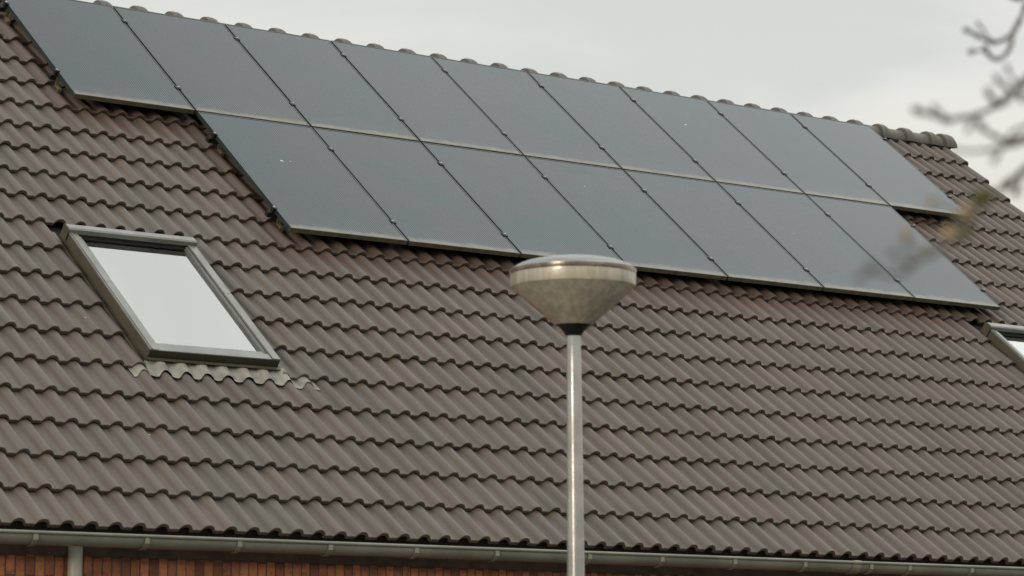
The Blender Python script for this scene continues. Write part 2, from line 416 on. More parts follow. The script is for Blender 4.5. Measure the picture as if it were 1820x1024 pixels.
def add_tile(mb, j, k, mirror=False, verge=False):
    base_u = U0 + 2 * k * ROLL; lip = V0 + j * GAUGE
    dn = random.uniform(-.0016, .0016); dv = random.uniform(-.0035, .0035); du = random.uniform(-.0012, .0012)
    tw = random.uniform(-.006, .006)
    xs = [x for x in XS]
    hs = [prof_h(x) for x in xs]
    if verge:
        xs = [x for x in XS if x <= 0.0]; hs = [prof_h(x) for x in xs]
        for x, h in ((.018, -.003), (.034, -.011), (.046, -.024), (.052, -.040), (.053, -.075), (.053, -.13)): xs.append(x); hs.append(h)
    us = [base_u + du + x for x in xs]
    segs = [(us, hs)]
    if not mirror:
        for (a, b, c, d) in WINS:
            if lip > c - .1 and lip < d and us[-1] > a and us[0] < b:
                new = []
                for uu, hh in segs:
                    for lo, hi in ((-99, a), (b, 99)):
                        q = [(u, h) for u, h in zip(uu, hh) if lo <= u <= hi]
                        for e in (lo, hi):
                            for i in range(len(uu) - 1):
                                if uu[i] < e < uu[i+1]:
                                    t = (e - uu[i]) / (uu[i+1] - uu[i]); q.append((e, hh[i] + t * (hh[i+1] - hh[i])))
                        q = sorted(set(q))
                        if len(q) > 1 and q[-1][0] - q[0][0] > .012: new.append(([a_ for a_, _ in q], [b_ for _, b_ in q]))
                segs = new
    top_j = j == NROW - 1
    for uu, hh in segs:
        rings = []
        Lt = .40 if not top_j else .42
        for (dvv, dnn, under) in ((.10, -TT - .006, 1), (.005, -TT, 1), (.0, -.0035, 0), (.0028, 0., 0), (Lt * .5, -.5 * .032 * Lt / .346, 0), (Lt, -.032 * Lt / .346, 0)):
            r = []
            for u, h in zip(uu, hh):
                nn = CREST + h + dnn + dn + tw * (u - base_u)
                r.append((u, lip + dv + dvv, nn))
            rings.append(r)
        n = len(uu); vs = [p for r in rings for p in r]
        if mirror: # back slope: reflect in the vertical plane through the ridge
            q = []
            for (u, v, nn) in vs:
                y, z = v * c_ - nn * s_, v * s_ + nn * c_
                y2 = 2 * RY - y
                q.append((u, y2 * c_ + z * s_, -y2 * s_ + z * c_))
            vs = q
        fs = []
        for i in range(len(rings) - 1):
            for q in range(n - 1):
                f = (i*n+q, i*n+q+1, (i+1)*n+q+1, (i+1)*n+q)
                fs.append(f if not mirror else f[::-1])
        # side walls of the tile edge
        for e in (0, n - 1):
            f = (1*n+e, 2*n+e, 5*n+e); 
            fs.append((1*n+e, 3*n+e, 5*n+e))
        b = mb.add(vs, fs)
        for q in range(n - 1):
            mb.sharp.append((b + n + q, b + n + q + 1)); mb.sharp.append((b + 2*n + q, b + 2*n + q + 1)); mb.sharp.append((b + 3*n + q, b + 3*n + q + 1))
NROW = 20
K0, K1 = -13, 42
tm = MB()
for j in range(NROW):
    for k in range(K0, K1): add_tile(tm, j, k)
    add_tile(tm, j, K1, verge=True)
me = bpy.data.meshes.new('roof'); me.from_pydata(tm.v, [], tm.f); me.materials.append(M_TILE)
me.polygons.foreach_set('use_smooth', [True] * len(me.polygons))
def set_sharp(me, pairs):
    ss = set(tuple(sorted(p)) for p in pairs)
    at = me.attributes.new('sharp_edge', 'BOOLEAN', 'EDGE')
    ev = [0] * (len(me.edges) * 2); me.edges.foreach_get('vertices', ev)
    at.data.foreach_set('value', [tuple(sorted((ev[2*i], ev[2*i+1]))) in ss for i in range(len(me.edges))])
set_sharp(me, tm.sharp); me.update()
roof = bpy.data.objects.new('roof', me); place(roof, house, RM)
bk = MB()
XS_FULL = XS
XS = XS[::2] + [XS[-1]] if len(XS) % 2 == 0 else XS[::2]
for j in range(NROW):
    for k in range(K0, K1 + 1): add_tile(bk, j, k, mirror=True)
XS = XS_FULL
me = bpy.data.meshes.new('rear_slope'); me.from_pydata(bk.v, [], bk.f); me.materials.append(M_RIDGE)
me.polygons.foreach_set('use_smooth', [True] * len(me.polygons)); set_sharp(me, bk.sharp); me.update()
o = bpy.data.objects.new('rear_slope', me); place(o, roof, RM)
# underlay below the tiles with openings for the windows
d = MB()
n1, n0 = CREST - .088, CREST - .17
ul, ur = XL + .1, XR - .06
us_ = [ul]
for a, b, _, _ in WINS: us_ += [a + .05, b - .05]
us_.append(ur)
for i in range(len(us_) - 1):
    a, b = us_[i], us_[i+1]
    if i % 2 == 0: d.box((a, V0 + .05, n0), (b, VR + .02, n1))
    else:
        d.box((a, V0 + .05, n0), (b, -3.40, n1)); d.box((a, -1.95, n0), (b, VR + .02, n1))
d.build('underlay', M_DECK, roof, RM)
d = MB()   # closing board at the eave (dark) and rear underlay
d.box((ul, V0 + .03, n0 - .05), (ur, V0 + .049, CREST - .052))
d.build('eave_board', M_DECK, roof, RM)
d = MB()
def mir(u, v, nn):
    y, z = v * c_ - nn * s_, v * s_ + nn * c_ + H; return (u, 2 * RY - y, z)
P8 = [mir(u, v, nn) for u in (ul, ur) for v, nn in ((V0 + .05, n0), (VR, n0), (VR, n1), (V0 + .05, n1))]
d.add(P8, [(0,1,2,3),(7,6,5,4),(0,4,5,1),(1,5,6,2),(2,6,7,3),(3,7,4,0)])
d.build('underlay', M_DECK, roof, I4)

# ridge tiles
RCY, RCZ = RY, RZ - .100
def ridge_mesh(length, endcap=False):
    m = MB()
    def ring(x, r, sq=1.):
        pts = []
        for q in range(25):
            a = math.radians(-98 + 196 * q / 24)
            pts.append((x, r * math.sin(a), r * math.cos(a) * sq))
        return pts
    prof = [(0, .096), (0, .123), (.004, .127), (.035, .1295), (.070, .128), (.094, .121), (.110, .110), (.124, .103), (.14, .101), (length, .098), (length, .090)]
    if endcap: prof = [(0, .102), (0, .124), (.004, .128), (.04, .130), (.09, .130), (.125, .124), (.15, .108), (.163, .08), (.168, .04), (.169, .002)]
    rings = [ring(x, r) for x, r in prof]; n = 25
    fs = [(i*n+q, (i+1)*n+q, (i+1)*n+q+1, i*n+q+1) for i in range(len(rings)-1) for q in range(n-1)]
    m.add([p for r in rings for p in r], fs)
    m.tube([(.05, 0, .126), (.05, 0, .136)], .007, 8, 1)
    return m.mesh('ridge_tile', [M_RIDGE, M_STEEL], smooth=38)
RP = .3217
rme = ridge_mesh(RP + .04); rcap = ridge_mesh(.1, True)
x = 10.015 - .03
first = True
while x > XL - .1:
    o = bpy.data.objects.new('ridge_tile', rme)
    jz = random.uniform(-.002, .003)
    Mx = Matrix.Translation((x, RCY + random.uniform(-.002, .002), RCZ + jz)) @ Matrix.Rotation(math.radians(random.uniform(-.5, .5)), 4, 'Y') @ Matrix.Rotation(math.radians(random.uniform(-1, 1)), 4, 'X')
    place(o, roof, Mx if not first else Matrix.Translation((x, RCY, RCZ)))
    first = False
    x -= RP
o = bpy.data.objects.new('ridge_end_tile', rcap); place(o, roof, Matrix.Translation((10.015 + .185, RCY, RCZ)) @ Matrix.Translation((-.11 + .09, 0, 0)))
tag(o, 'rounded ridge tile closing the gable end of the ridge')

# gutter: open trough with a rolled front bead
GY, GT = -4.045, H - 3.389           # trough centre and rim height
def trough(r=0.):
    pts = []
    for q in range(19):
        a = PI * q / 18
        y = GY + (.055 + r) * math.cos(a); z = GT - .014 - (.052 + r) * math.sin(a)
        pts.append((y, z))
    return [(GY + .055 + r, GT + .012)] + pts + [(GY - .055 - r, GT - .004)]
gm = MB()
o1 = trough(0.); i1 = trough(-.003)[::-1]
gm.prism(o1 + i1, 0, XL - .05, XR - .03)
gm.prism([(GY - .058 + .0105 * math.cos(2*PI*q/14), GT + .0105 * math.sin(2*PI*q/14)) for q in range(14)], 0, XL - .052, XR - .028)
gut = gm.build('gutter', M_GUTTER, house, I4, smooth=40)
tag(gut, 'weathered grey half round gutter with rolled front edge')
ot = trough(.004); it_ = trough(-.0005)
def br_mesh(wd):
    m = MB()
    a = ot[1:-1]; a2 = [(y, z) for y, z in trough(.008)[1:-1]]
    m.prism(a + a2[::-1], 0, -wd/2, wd/2)
    m.prism([(GY - .058 + .0135 * math.cos(2*PI*q/14), GT + .0135 * math.sin(2*PI*q/14)) for q in range(14)], 0, -wd/2 + .001, wd/2 - .001) if wd > .05 else m.box((-wd/2, GY - .063, GT - .04), (wd/2, GY - .058, GT - .008))
    return m.mesh('gutter_bracket', M_BRACKET, smooth=40)
bme = br_mesh(.030)
bx = [-5.92, -5.32, -4.74, -4.15, -3.55, -2.96, -2.38, -1.69, -1.09, -.475, .135, .727, 1.44, 2.022, 2.63, 3.236, 3.832, 4.187, 4.776, 5.38, 5.98, 6.58, 7.18, 7.78, 8.38, 8.98, 9.58, 10.12]
for x in bx:
    o = bpy.data.objects.new('gutter_bracket', bme)
    place(o, gut, Matrix.Translation((x, 0, 0)))
o = bpy.data.objects.new('gutter_union', br_mesh(.075)); place(o, gut, Matrix.Translation((3.70, 0, 0)))
# downpipe
dp = MB()
dp.tube([(-2.01, -3.868, GT - .035), (-2.01, -3.868, .02)], [.041]*2, 32)
dp.box((-2.06, -3.862, 1.2), (-1.96, -3.80, 1.23)); dp.box((-2.06, -3.862, 2.0), (-1.96, -3.80, 2.03))
tag(dp.build('downpipe', M_PIPE, house, I4, smooth=50), 'pale grey round downpipe in front of the brick wall')
# dark strip behind and below the gutter, painting the shade on the top bricks
fb = MB(); fb.box((gx0, WY - .03, GT - .106), (gx1, WY - .001, GT + .035)); fb.build('eave_shade_strip', M_EAVE_SHADE, house, I4)

# roof windows
def surf_n(u, v):       # top surface of the tiles at (u, v)
    k = math.floor((u - U0 + .5 * ROLL) / ROLL); x = u - U0 - k * ROLL
    j = math.floor((v - V0) / GAUGE); dv = v - V0 - j * GAUGE
    return CREST + roll_n(x) - .032 * dv / .346
def make_window(u0, label):
    W, V_0, V_1 = .95, -3.405, -1.945
    u1 = u0 + W
    T = -.026; B = CREST - .13
    f = MB()
    def member(m, a, b, c, d, t, bt): m.box((a, c, bt), (b, d, t))
    # outer fixed frame
    member(f, u0 + .012, u0 + .06, V_0 + .01, V_1, T - .022, B); member(f, u1 - .06, u1 - .012, V_0 + .01, V_1, T - .022, B)
    member(f, u0 + .06, u1 - .06, V_0 + .011, V_0 + .06, T - .040, B); member(f, u0 + .06, u1 - .06, V_1 - .06, V_1 - .001, T - .022, B)
    fr = f.build('roof_window', M_ALU, house, RM, bevel=.002)
    tag(fr, label)
    # side cladding, each side in two lengths with a joint
    vj = -2.62
    for side, (a, b) in (('l', (u0, u0 + .060)), ('r', (u1 - .060, u1))):
        for c, d in ((V_0 + .002, vj - .0015), (vj + .0015, V_1 - .075)):
            s = MB()
            s.box((a, c, T - .012), (b, d, T))                     # top strip
            if side == 'l': s.box((a, c, T - .075), (a + .010, d, T - .012), 1); s.box((a+.0105, c, T-.03), (a + .018, d, T + .006))
            else: s.box((b - .010, c, T - .075), (b, d, T - .012), 1); s.box((a, c, T), (a + .008, d, T + .004))
            s.build('side_cladding', [M_ALU_LIT, M_ALU], fr, RM, bevel=.0015)
        # lower flashing gutter beside the frame
        s = MB()
        if side == 'l': s.box((u0 - .022, V_0 - .02, B + .02), (u0 - .001, V_1 + .1, CREST - .040))
        else: s.box((u1 + .001, V_0 - .02, B + .02), (u1 + .035, V_1 + .1, CREST - .058))
        s.build('side_flashing', M_ALU, fr, RM)
    # opening sash
    s = MB(); i0, i1 = u0 + .062, u1 - .062
    t2 = T - .014
    s.box((i0, V_0 + .03, t2 - .05), (i0 + .026, V_1 - .082, t2)); s.box((i1 - .012, V_0 + .03, t2 - .05), (i1, V_1 - .082, t2 + .003))
    s.box((i0 + .0262, V_0 + .062, t2 - .05), (i1 - .0122, V_0 + .105, t2 - .002))
    s.build('sash', M_ALU_LIT, fr, RM, bevel=.002)
    s = MB(); s.box((u0 + .004, V_0 - .004, T - .060), (u1 - .004, V_0 + .0015, T - .006)); s.box((u0 + .061, V_0 + .002, T - .03), (u1 - .061, V_0 + .061, T - .004), 1)
    s.build('bottom_cladding', [M_ALU_SHADED, M_ALU_LIT], fr, RM, bevel=.002)
    # hood over the top edge and a black strip painted in as the shade under it
    s = MB(); poly = [(V_1 - .072, T - .010), (V_1 - .072, T + .022), (V_1 - .060, T + .030), (V_1 - .005, T + .024), (V_1 + .012, T + .004), (V_1 + .012, T - .07), (V_1, T - .07), (V_1 , T - .010)]
    s.prism(poly, 0, u0 - .006, u1 + .006)
    s.build('hood', M_ALU_LIT, fr, RM, bevel=.0015)
    for a, b in ((u0 - .008, u0 - .0062), (u1 + .0062, u1 + .008)):
        s = MB(); s.box((a, V_1 - .072, T - .072), (b, V_1 + .012, T + .018)); s.build('hood_end', M_ALU, fr, RM)
    s = MB(); s.box((u0 + .061, V_1 - .081, T - .06), (u1 - .061, V_1 - .061, T - .028)); s.build('hood_gap_shade', M_GAP_SHADE, fr, RM)
    s = MB(); s.box((u0 + .089, V_0 + .106, T - .034), (u1 - .075, V_0 + .114, T - .029)); s.box((i0 + .0265, V_0 + .114, T-.034), (i0 + .031, V_1 - .083, T-.029)); s.box((i1 - .017, V_0 + .114, T-.034), (i1 - .0125, V_1 - .083, T-.029))
    s.build('gasket', M_GASK2, fr, RM)
    s = MB(); s.box((i0 + .022, V_0 + .10, T - .037), (i1 - .008, V_1 - .075, T - .0345)); s.build('pane', M_PANE, fr, RM)
    # white reveal behind the glass with a blind across it
    s = MB(); a, b, c, d = i0 + .020, i1 - .006, V_0 + .09, V_1 - .072; z1, z0 = T - .052, T - .30
    s.box((a - .012, c, z0), (a, d, z1)); s.box((b, c, z0), (b + .012, d, z1)); s.box((a, c - .012, z0), (b, c, z1)); s.box((a, d, z0), (b, d + .012, z1))
    s.build('reveal', M_WHITE, fr, RM)
    s = MB(); s.box((a + .001, c + .001, z0 + .002), (b - .001, d - .001, z0 + .006)); s.build('blind', M_BLIND, fr, RM)
    # apron: flat strip then a sheet dressed over the tile waves
    s = MB(); s.box((u0 - .004, V_0 - .030, T - .063), (u1 + .010, V_0 - .0045, T - .057)); s.build('apron_strip', M_ALU, fr, RM)
    s = MB(); nu, nv = 190, 7; A0, A1 = u0 - .135, u1 + .270
    vs = []
    for i in range(nu + 1):
        u = A0 + (A1 - A0) * i / nu
        inner = u0 - .02 < u < u1 + .05
        kk = (u - U0) / ROLL; lobe = math.cos(2 * PI * (kk - .5))      # longer in the pans
        for q in range(nv + 1):
            t = q / nv
            vb = -3.540 - .019 * lobe + (.0 if inner else .004) + .004 * math.sin(u * 47)
            v = (V_0 - .004) * (1 - t) + vb * t
            v = V_0 - .004 - (V_0 - .004 - vb) * t
            base = surf_n(u, min(v, V0 + 5 * GAUGE - .004))
            lift = (.009 if inner else .005) + .003 * (1 - t) + .0012 * math.sin(u * 310 + t * 3)
            if inner: base = CREST + (base - CREST) * (.62 + .2 * t) + .006 * (1 - t) 
            vs.append((u, v, base + lift))
    fs = [(i*(nv+1)+q, i*(nv+1)+q+1, (i+1)*(nv+1)+q+1, (i+1)*(nv+1)+q) for i in range(nu) for q in range(nv)]
    s.add(vs, fs); ap = s.build('apron', M_LEAD, fr, RM, smooth=60)
    sm = ap.modifiers.new('thickness', 'SOLIDIFY'); sm.thickness = .002; sm.offset = 1
    return fr
make_window(-.855, 'grey framed roof window, fully in view left of the lamp post')
make_window(7.662, 'grey framed roof window below the right end of the panels')

# bird droppings on the tiles (white flecks)
def fleck(u, v, n, r, parent, M):
    m = MB(); pts = [(u, v, n)] ; k = 9
    for i in range(k):
        a = 2*PI*i/k; rr = r * random.uniform(.6, 1.2); pts.append((u + rr * math.cos(a) * 1.3, v + rr * math.sin(a) * .8, n - .001))
    m.add([(p[0], p[1], p[2] + (.0022 if i == 0 else .0012)) for i, p in enumerate(pts)], [(0, i + 1, (i + 1) % k + 1) for i in range(k)])
    m.build('bird_dropping', M_DROP, parent, M)
fleck(-1.155, -4.185, surf_n(-1.155, -4.185) + .001, .012, roof, RM)
fleck(1.14, -3.02, surf_n(1.14, -3.02) + .001, .006, roof, RM)
fleck(-1.22, -.97, surf_n(-1.22, -.97) + .001, .008, roof, RM)
fleck(-1.09, -2.95, surf_n(-1.09, -2.95) + .001, .006, roof, RM)

# ------------------------------------------------------------------ solar panels
PW, PL, FT = PITCH - GAP, PH - .020, .035
fm = MB(); fw = .011
fm.box((0, 0, -FT), (PW, fw, 0)); fm.box((0, PL - fw, -FT), (PW, PL, 0))
fm.box((0, fw, -FT), (fw, PL - fw, -.0002)); fm.box((PW - fw, fw, -FT), (PW, PL - fw, -.0002))
frame_me = fm.mesh('frame', M_FRAME)
cm = MB(); cm.box((fw - .001, fw - .001, -.0065), (PW - fw + .001, PL - fw + .001, -.0018))
cell_me = cm.mesh('glass_sheet', M_CELL)
bm_ = MB(); bm_.box((.2, PL - .25, -.030), (.32, PL - .15, -.010)); bm_.box((fw, fw, -.0085), (PW - fw, PL - fw, -.0066))
back_me = bm_.mesh('back_sheet', M_BLACKM)
ordn = ['leftmost', 'second from left', 'third from left', 'fourth from left', 'fifth from left', 'sixth from left', 'seventh from left', 'eighth from left', 'rightmost']
panels = {}
def panel(row, col, label):
    M = RM @ Matrix.Translation((col * PITCH + GAP / 2 + .0, (0 if row == 0 else -PH) + .010, random.uniform(-.0012, .0012)))
    e = empty('solar_panel', M, label, 'solar panel', 'black solar panels on the tiled roof')
    for nm, me_ in (('frame', frame_me), ('glass_sheet', cell_me), ('back_sheet', back_me)):
        o = bpy.data.objects.new(nm, me_); place(o, e, M)
    panels[(row, col)] = e; return e
for c in range(9):
    extra = {0: ', its lower edge over bare tiles', 8: ', jutting out past the lower row'}.get(c, '')
    panel(0, c, 'black solar panel, %s in the upper row of nine%s' % (ordn[c], extra))
ordl = ordn[:6] + ['rightmost']
for c in range(1, 8):
    extra = {1: ', nearest the left roof window', 4: ', directly above the street lamp head', 7: ', above the right roof window'}.get(c, '')
    if c == 4: extra = ''
    panel(1, c, 'black solar panel, %s in the lower row of seven%s' % (ordl[c-1], extra))
def pfleck(row, col, lu, lv, r):
    e = panels[(row, col)]; fleck(lu, lv, -.0018 + .0004, r, e, WM[e.name])
pfleck(1, 1, .42, 1.02, .014); pfleck(1, 1, .50, 1.03, .006); pfleck(0, 6, .36, 1.05, .013); pfleck(1, 6, .3, .88, .006); pfleck(1, 4, .35, 1.25, .006)

# ------------------------------------------------------------------ mounting rails with clamps and hooks
cl = MB(); cl.box((-.019, -.024, -.002), (.019, .024, .0045)); cl.box((-.008, -.024, -.034), (.008, .024, -.002)); clamp_me = cl.mesh('clamp', M_BLACKM)
bo = MB(); bo.lathe([(.0001, .0125), (.005, .0122), (.0085, .0105), (.0095, .0045)], 14); bo.lathe([(.0095, .0046), (.012, .0046), (.012, .006)], 14); bolt_me = bo.mesh('bolt', M_STEEL, smooth=40)
ec = MB(); ec.box((-.024, -.016, -.036), (-.002, .016, .005)); ec.box((-.002, -.015, .0005), (.010, .015, .005)); ec.box((-.046, -.019, -.056), (-.024, .019, -.030)); endcl_me = ec.mesh('end_clamp', M_BLACKM)
hk = MB()
hk.box((-.016, -.012, -.098), (.016, -.005, -.040)); hk.box((-.016, -.070, -.104), (.016, -.012, -.098)); hk.box((-.016, -.076, -.128), (.016, -.070, -.098)); hk.box((-.016, -.070, -.128), (.016, .10, -.122))
hook_me = hk.mesh('roof_hook', M_STRAP)
def rail(vpos, cA, cB, label, hooks):
    M = RM @ Matrix.Translation((cA * PITCH, vpos, 0))
    e = empty('mounting_rail', M, label, 'rail', 'mounting rails under the solar panels')
    Lr = (cB - cA) * PITCH
    r = MB(); r.box((-.045, -.019, -.0685), (Lr + .035, .019, -.0355)); r.build('bar', M_BLACKM, e, M)
    for k in range(cA, cB + 1):
        x = (k - cA) * PITCH
        end = k in (cA, cB)
        Mk = M @ Matrix.Translation((x, 0, 0)) 
        if k == cA: Mk = M @ Matrix.Translation((GAP / 2, 0, 0))
        if k == cB: Mk = M @ Matrix.Translation((x - GAP / 2, 0, 0)) @ Matrix.Diagonal((-1, 1, 1, 1))
        o = bpy.data.objects.new('end_clamp' if end else 'clamp', endcl_me if end else clamp_me); place(o, e, Mk)
        Mb = Mk @ Matrix.Translation((-.014 if end else 0, 0, .0015 if end else 0))
        b = bpy.data.objects.new('bolt', bolt_me); place(b, o, Mb)
    for x in hooks:
        o = bpy.data.objects.new('roof_hook', hook_me); place(o, e, M @ Matrix.Translation((x, -.02, 0)))
rail(1.405, 0, 9, 'black rail under the top edge of the upper panel row', [.02, 1.3, 2.5, 3.7, 4.9, 6.1, 7.3, 8.5])
rail(.350, 0, 9, 'black rail under the lower part of the upper panel row', [.02, 1.3, 2.5, 3.7, 4.9, 6.1, 7.3, 8.5])
rail(-.345, 1, 8, 'black rail under the upper part of the lower panel row', [.06, 1.3, 2.5, 3.7, 4.9, 6.1, 6.9])
rail(-1.395, 1, 8, 'black rail just above the bottom edge of the lower panel row', [.06, 1.3, 2.5, 3.7, 4.9, 6.1, 6.9])

# ------------------------------------------------------------------ camera
cam_d = bpy.data.cameras.new('camera'); cam = bpy.data.objects.new('camera', cam_d); COL.objects.link(cam)
CP = Vector((-9.866, -18.406, -4.267 + H))
right = Vector((.801, -.599, 0)).normalized(); fwd = Vector((.5936, .7931, .1375)).normalized()
import mathutils
up = Vector((-.0823, -.1101, .9905)).normalized(); right = fwd.cross(up).normalized(); up = right.cross(fwd).normalized()
cam.matrix_world = Matrix(((right.x, up.x, -fwd.x, CP.x), (right.y, up.y, -fwd.y, CP.y), (right.z, up.z, -fwd.z, CP.z), (0, 0, 0, 1)))
cam_d.sensor_width = 36; cam_d.lens = 5224.6 / 1820 * 36; cam_d.clip_start = .1; cam_d.clip_end = 2000
cam_d.dof.use_dof = True; cam_d.dof.focus_distance = 20.5; cam_d.dof.aperture_fstop = 103.3 / 18.0; cam_d.dof.aperture_blades = 0
C.camera = cam
def at(px, py, dist):     # a point seen at pixel (of 1820 x 1024) at a distance along the view axis
    return CP + (fwd + right * (px - 910) / 5224.6 + up * (512 - py) / 5224.6) * dist

# ------------------------------------------------------------------ street lamp
DL = 11.9
base = at(1019.5, 592, DL)
MP = DL / 5224.6
lean = Matrix.Rotation(math.radians(-.38), 4, Vector((fwd.x, fwd.y, 0)).normalized())
LM = Matrix.Translation(base) @ lean
foot = LM @ Vector((0, 0, -base.z))
lamp = empty('street_lamp', Matrix.Translation((foot.x, foot.y, 0)), 'slim pale metal street lamp with a conical translucent head', 'street lamp')
def lz(y): return (592 - y) * MP / math.cos(math.radians(7.9))
p = MB(); p.lathe([(.0001, -.004), (.0265, -.004), (.0285, -.008), (.0288, -.075), (.0300, -.080), (.0306, -.2), (.0353, -.98), (.042, -2.0), (.050, -2.2), (.050, -base.z - .05)], 40)
po = p.build('pole', M_POLE, lamp, LM, smooth=40)
p = MB(); lx = -right; a = lx * .026; p.tube([a + Vector((0,0,-.032)), lx * .036 + Vector((0,0,-.032))], .0065, 10); p.build('set_screw', M_POLE, po, LM)
p = MB(); p.lathe([(.030, -.012), (.036, -.004), (.040, .004), (.068, .034), (.071, .042), (.062, .044), (.0001, .044)], 40); p.build('collar', M_COLLAR, lamp, LM, smooth=35)
R1 = 112.0 * MP
zb, zc0, zc1, zr1 = lz(577), lz(510), lz(487), lz(482)
p = MB(); outer = [(.074, zb - .003), (.079, zb), (.082, zb + .003)] + [(.082 + (R1 - .008 - .082) * t, zb + .003 + (zc0 - .006 - zb - .003) * t) for t in (.25, .5, .75, 1)] + [(R1 - .002, zc0 - .001), (R1, zc0 + .005), (R1, zc1)]
inner = [(r - .004, z + (.003 if i < 6 else 0)) for i, (r, z) in enumerate(outer)][::-1]
p.lathe(outer + inner, 72, closed=True); p.build('diffuser', M_DIFF, lamp, LM, smooth=30)
p = MB(); p.lathe([(R1 - .006, zc1 - .003), (R1 + .0015, zc1 - .003), (R1 + .003, zc1 + .004), (R1 + .003, zr1 + .004), (R1 - .003, zr1 + .008), (R1 - .012, zr1 + .009), (R1-.012, zc1 - .003)], 72); p.build('rim', M_RIM, lamp, LM, smooth=35)
p = MB(); hc = .058
prof = [(max(.0001, (R1 - .011) * math.sin(t * PI / 2 / 10)), zr1 + .0085 + (hc - .008) * (math.cos(t * PI / 2 / 10)) ** 1.15) for t in range(11)]
p.lathe(prof, 72); p.build('cap', M_CAP, lamp, LM, smooth=60)
# inner reflector, then a pale half shell added to brighten the cone
p = MB(); rc_ = right * .038 - fwd * .01; p.lathe([(.0001, zc0 + .002), (.095, zc0 + .002), (.110, zc0 - .004), (.106, zc0 - .014), (.074, zc0 - .048), (.045, zb + .035), (.026, zb + .016), (.0001, zb + .016)], 48, (rc_.x, rc_.y)); p.build('reflector', M_REFL, lamp, LM, smooth=40)
p = MB(); seg = 40; lp = [(.070, zb + .012), (.215, zc0 - .010), (.226, zc0 - .001), (.228, zc1)]
b0 = math.atan2(fwd.y, fwd.x); vs = []; fs = []
for k in range(seg + 1):
    a = b0 + math.radians(-100 + 200 * k / seg)
    for q, z in lp: vs.append((q * math.cos(a), q * math.sin(a), z))
for k in range(seg):
    for i in range(3): fs.append((k*4+i, (k+1)*4+i, (k+1)*4+i+1, k*4+i+1))
p.add(vs, fs); ln_ = p.build('fill_shell', M_FILL_SHELL, lamp, LM, smooth=40); q = ln_.modifiers.new('thickness', 'SOLIDIFY'); q.thickness = .002


# ------------------------------------------------------------------ budding tree whose twigs reach into the view
tbase = CP + right * 1.75 + Vector((fwd.x, fwd.y, 0)) * 4.4; tbase.z = 0
tree = empty('tree', Matrix.Translation(tbase), 'leafless tree with swelling buds reaching in from the right', 'tree')
def smooth_path(pts, n=6):
    out = []; P = [pts[0]] + list(pts) + [pts[-1]]
    for i in range(1, len(P) - 2):
        for k in range(n):
            t = k / n; a, b, c, d = P[i-1], P[i], P[i+1], P[i+2]
            out.append(.5 * ((2*b) + (c - a) * t + (2*a - 5*b + 4*c - d) * t*t + (3*b - a - 3*c + d) * t**3))
    out.append(pts[-1]); return out
tr = MB()
fork = tbase + Vector((0, 0, 1.6))
def limb(m, pts, r0, r1, seg=10, wob=.0):
    P = smooth_path([Vector(q) for q in pts]); n = len(P)
    P = [q + Vector((random.uniform(-wob, wob), random.uniform(-wob, wob), random.uniform(-wob, wob))) if 0 < i < n-1 else q for i, q in enumerate(P)]
    m.tube(P, [r0 + (r1 - r0) * i / (n-1) for i in range(n)], seg); return P
limb(tr, [tbase + Vector((0,0,-.2)), tbase + Vector((.02,.01,.8)), fork, fork + Vector((.05,-.05,.9)), fork + Vector((-.05,.05,1.9)), fork + Vector((.05,.1,2.9))], .085, .018, 14, .004)
A_root = at(1985, -60, 5.0); B_root = at(2050, 120, 3.9); C_root = at(2080, 130, 2.95)
limb(tr, [fork + Vector((0,0,.2)), (fork + A_root) / 2 + Vector((0,0,.25)), A_root], .035, .011, 10, .003)
limb(tr, [fork + Vector((0,0,-.2)), (fork + B_root) / 2 + Vector((0,0,.12)), B_root], .035, .010, 10, .003)
limb(tr, [fork + Vector((0,0,-.4)), (fork + C_root) / 2 + Vector((0,0,.05)), C_root], .032, .009, 10, .003)
for k in range(16):      # the rest of the crown, away from the view
    a = random.uniform(-1.9, 1.9); h0 = random.uniform(-.1, 2.2)
    dr = (right * math.cos(a) + Vector((fwd.x, fwd.y, 0)) * math.sin(a))
    s0 = fork + Vector((0,0,h0)); ln = random.uniform(.7, 1.5)
    e1 = s0 + dr * ln * .5 + Vector((0,0,.3)); e2 = s0 + dr * ln + Vector((0,0,random.uniform(.3,.9)))
    limb(tr, [s0, e1, e2], .018, .005, 7, .006)
    for q in range(4):
        t = random.uniform(.3, 1); b0 = e1.lerp(e2, t); limb(tr, [b0, b0 + dr * .15 + Vector((random.uniform(-.2,.2), random.uniform(-.2,.2), .15)), b0 + dr * .25 + Vector((random.uniform(-.3,.3), random.uniform(-.3,.3), .35))], .006, .003, 6, .004)
tr.build('trunk', M_BARK, tree, I4, smooth=60)
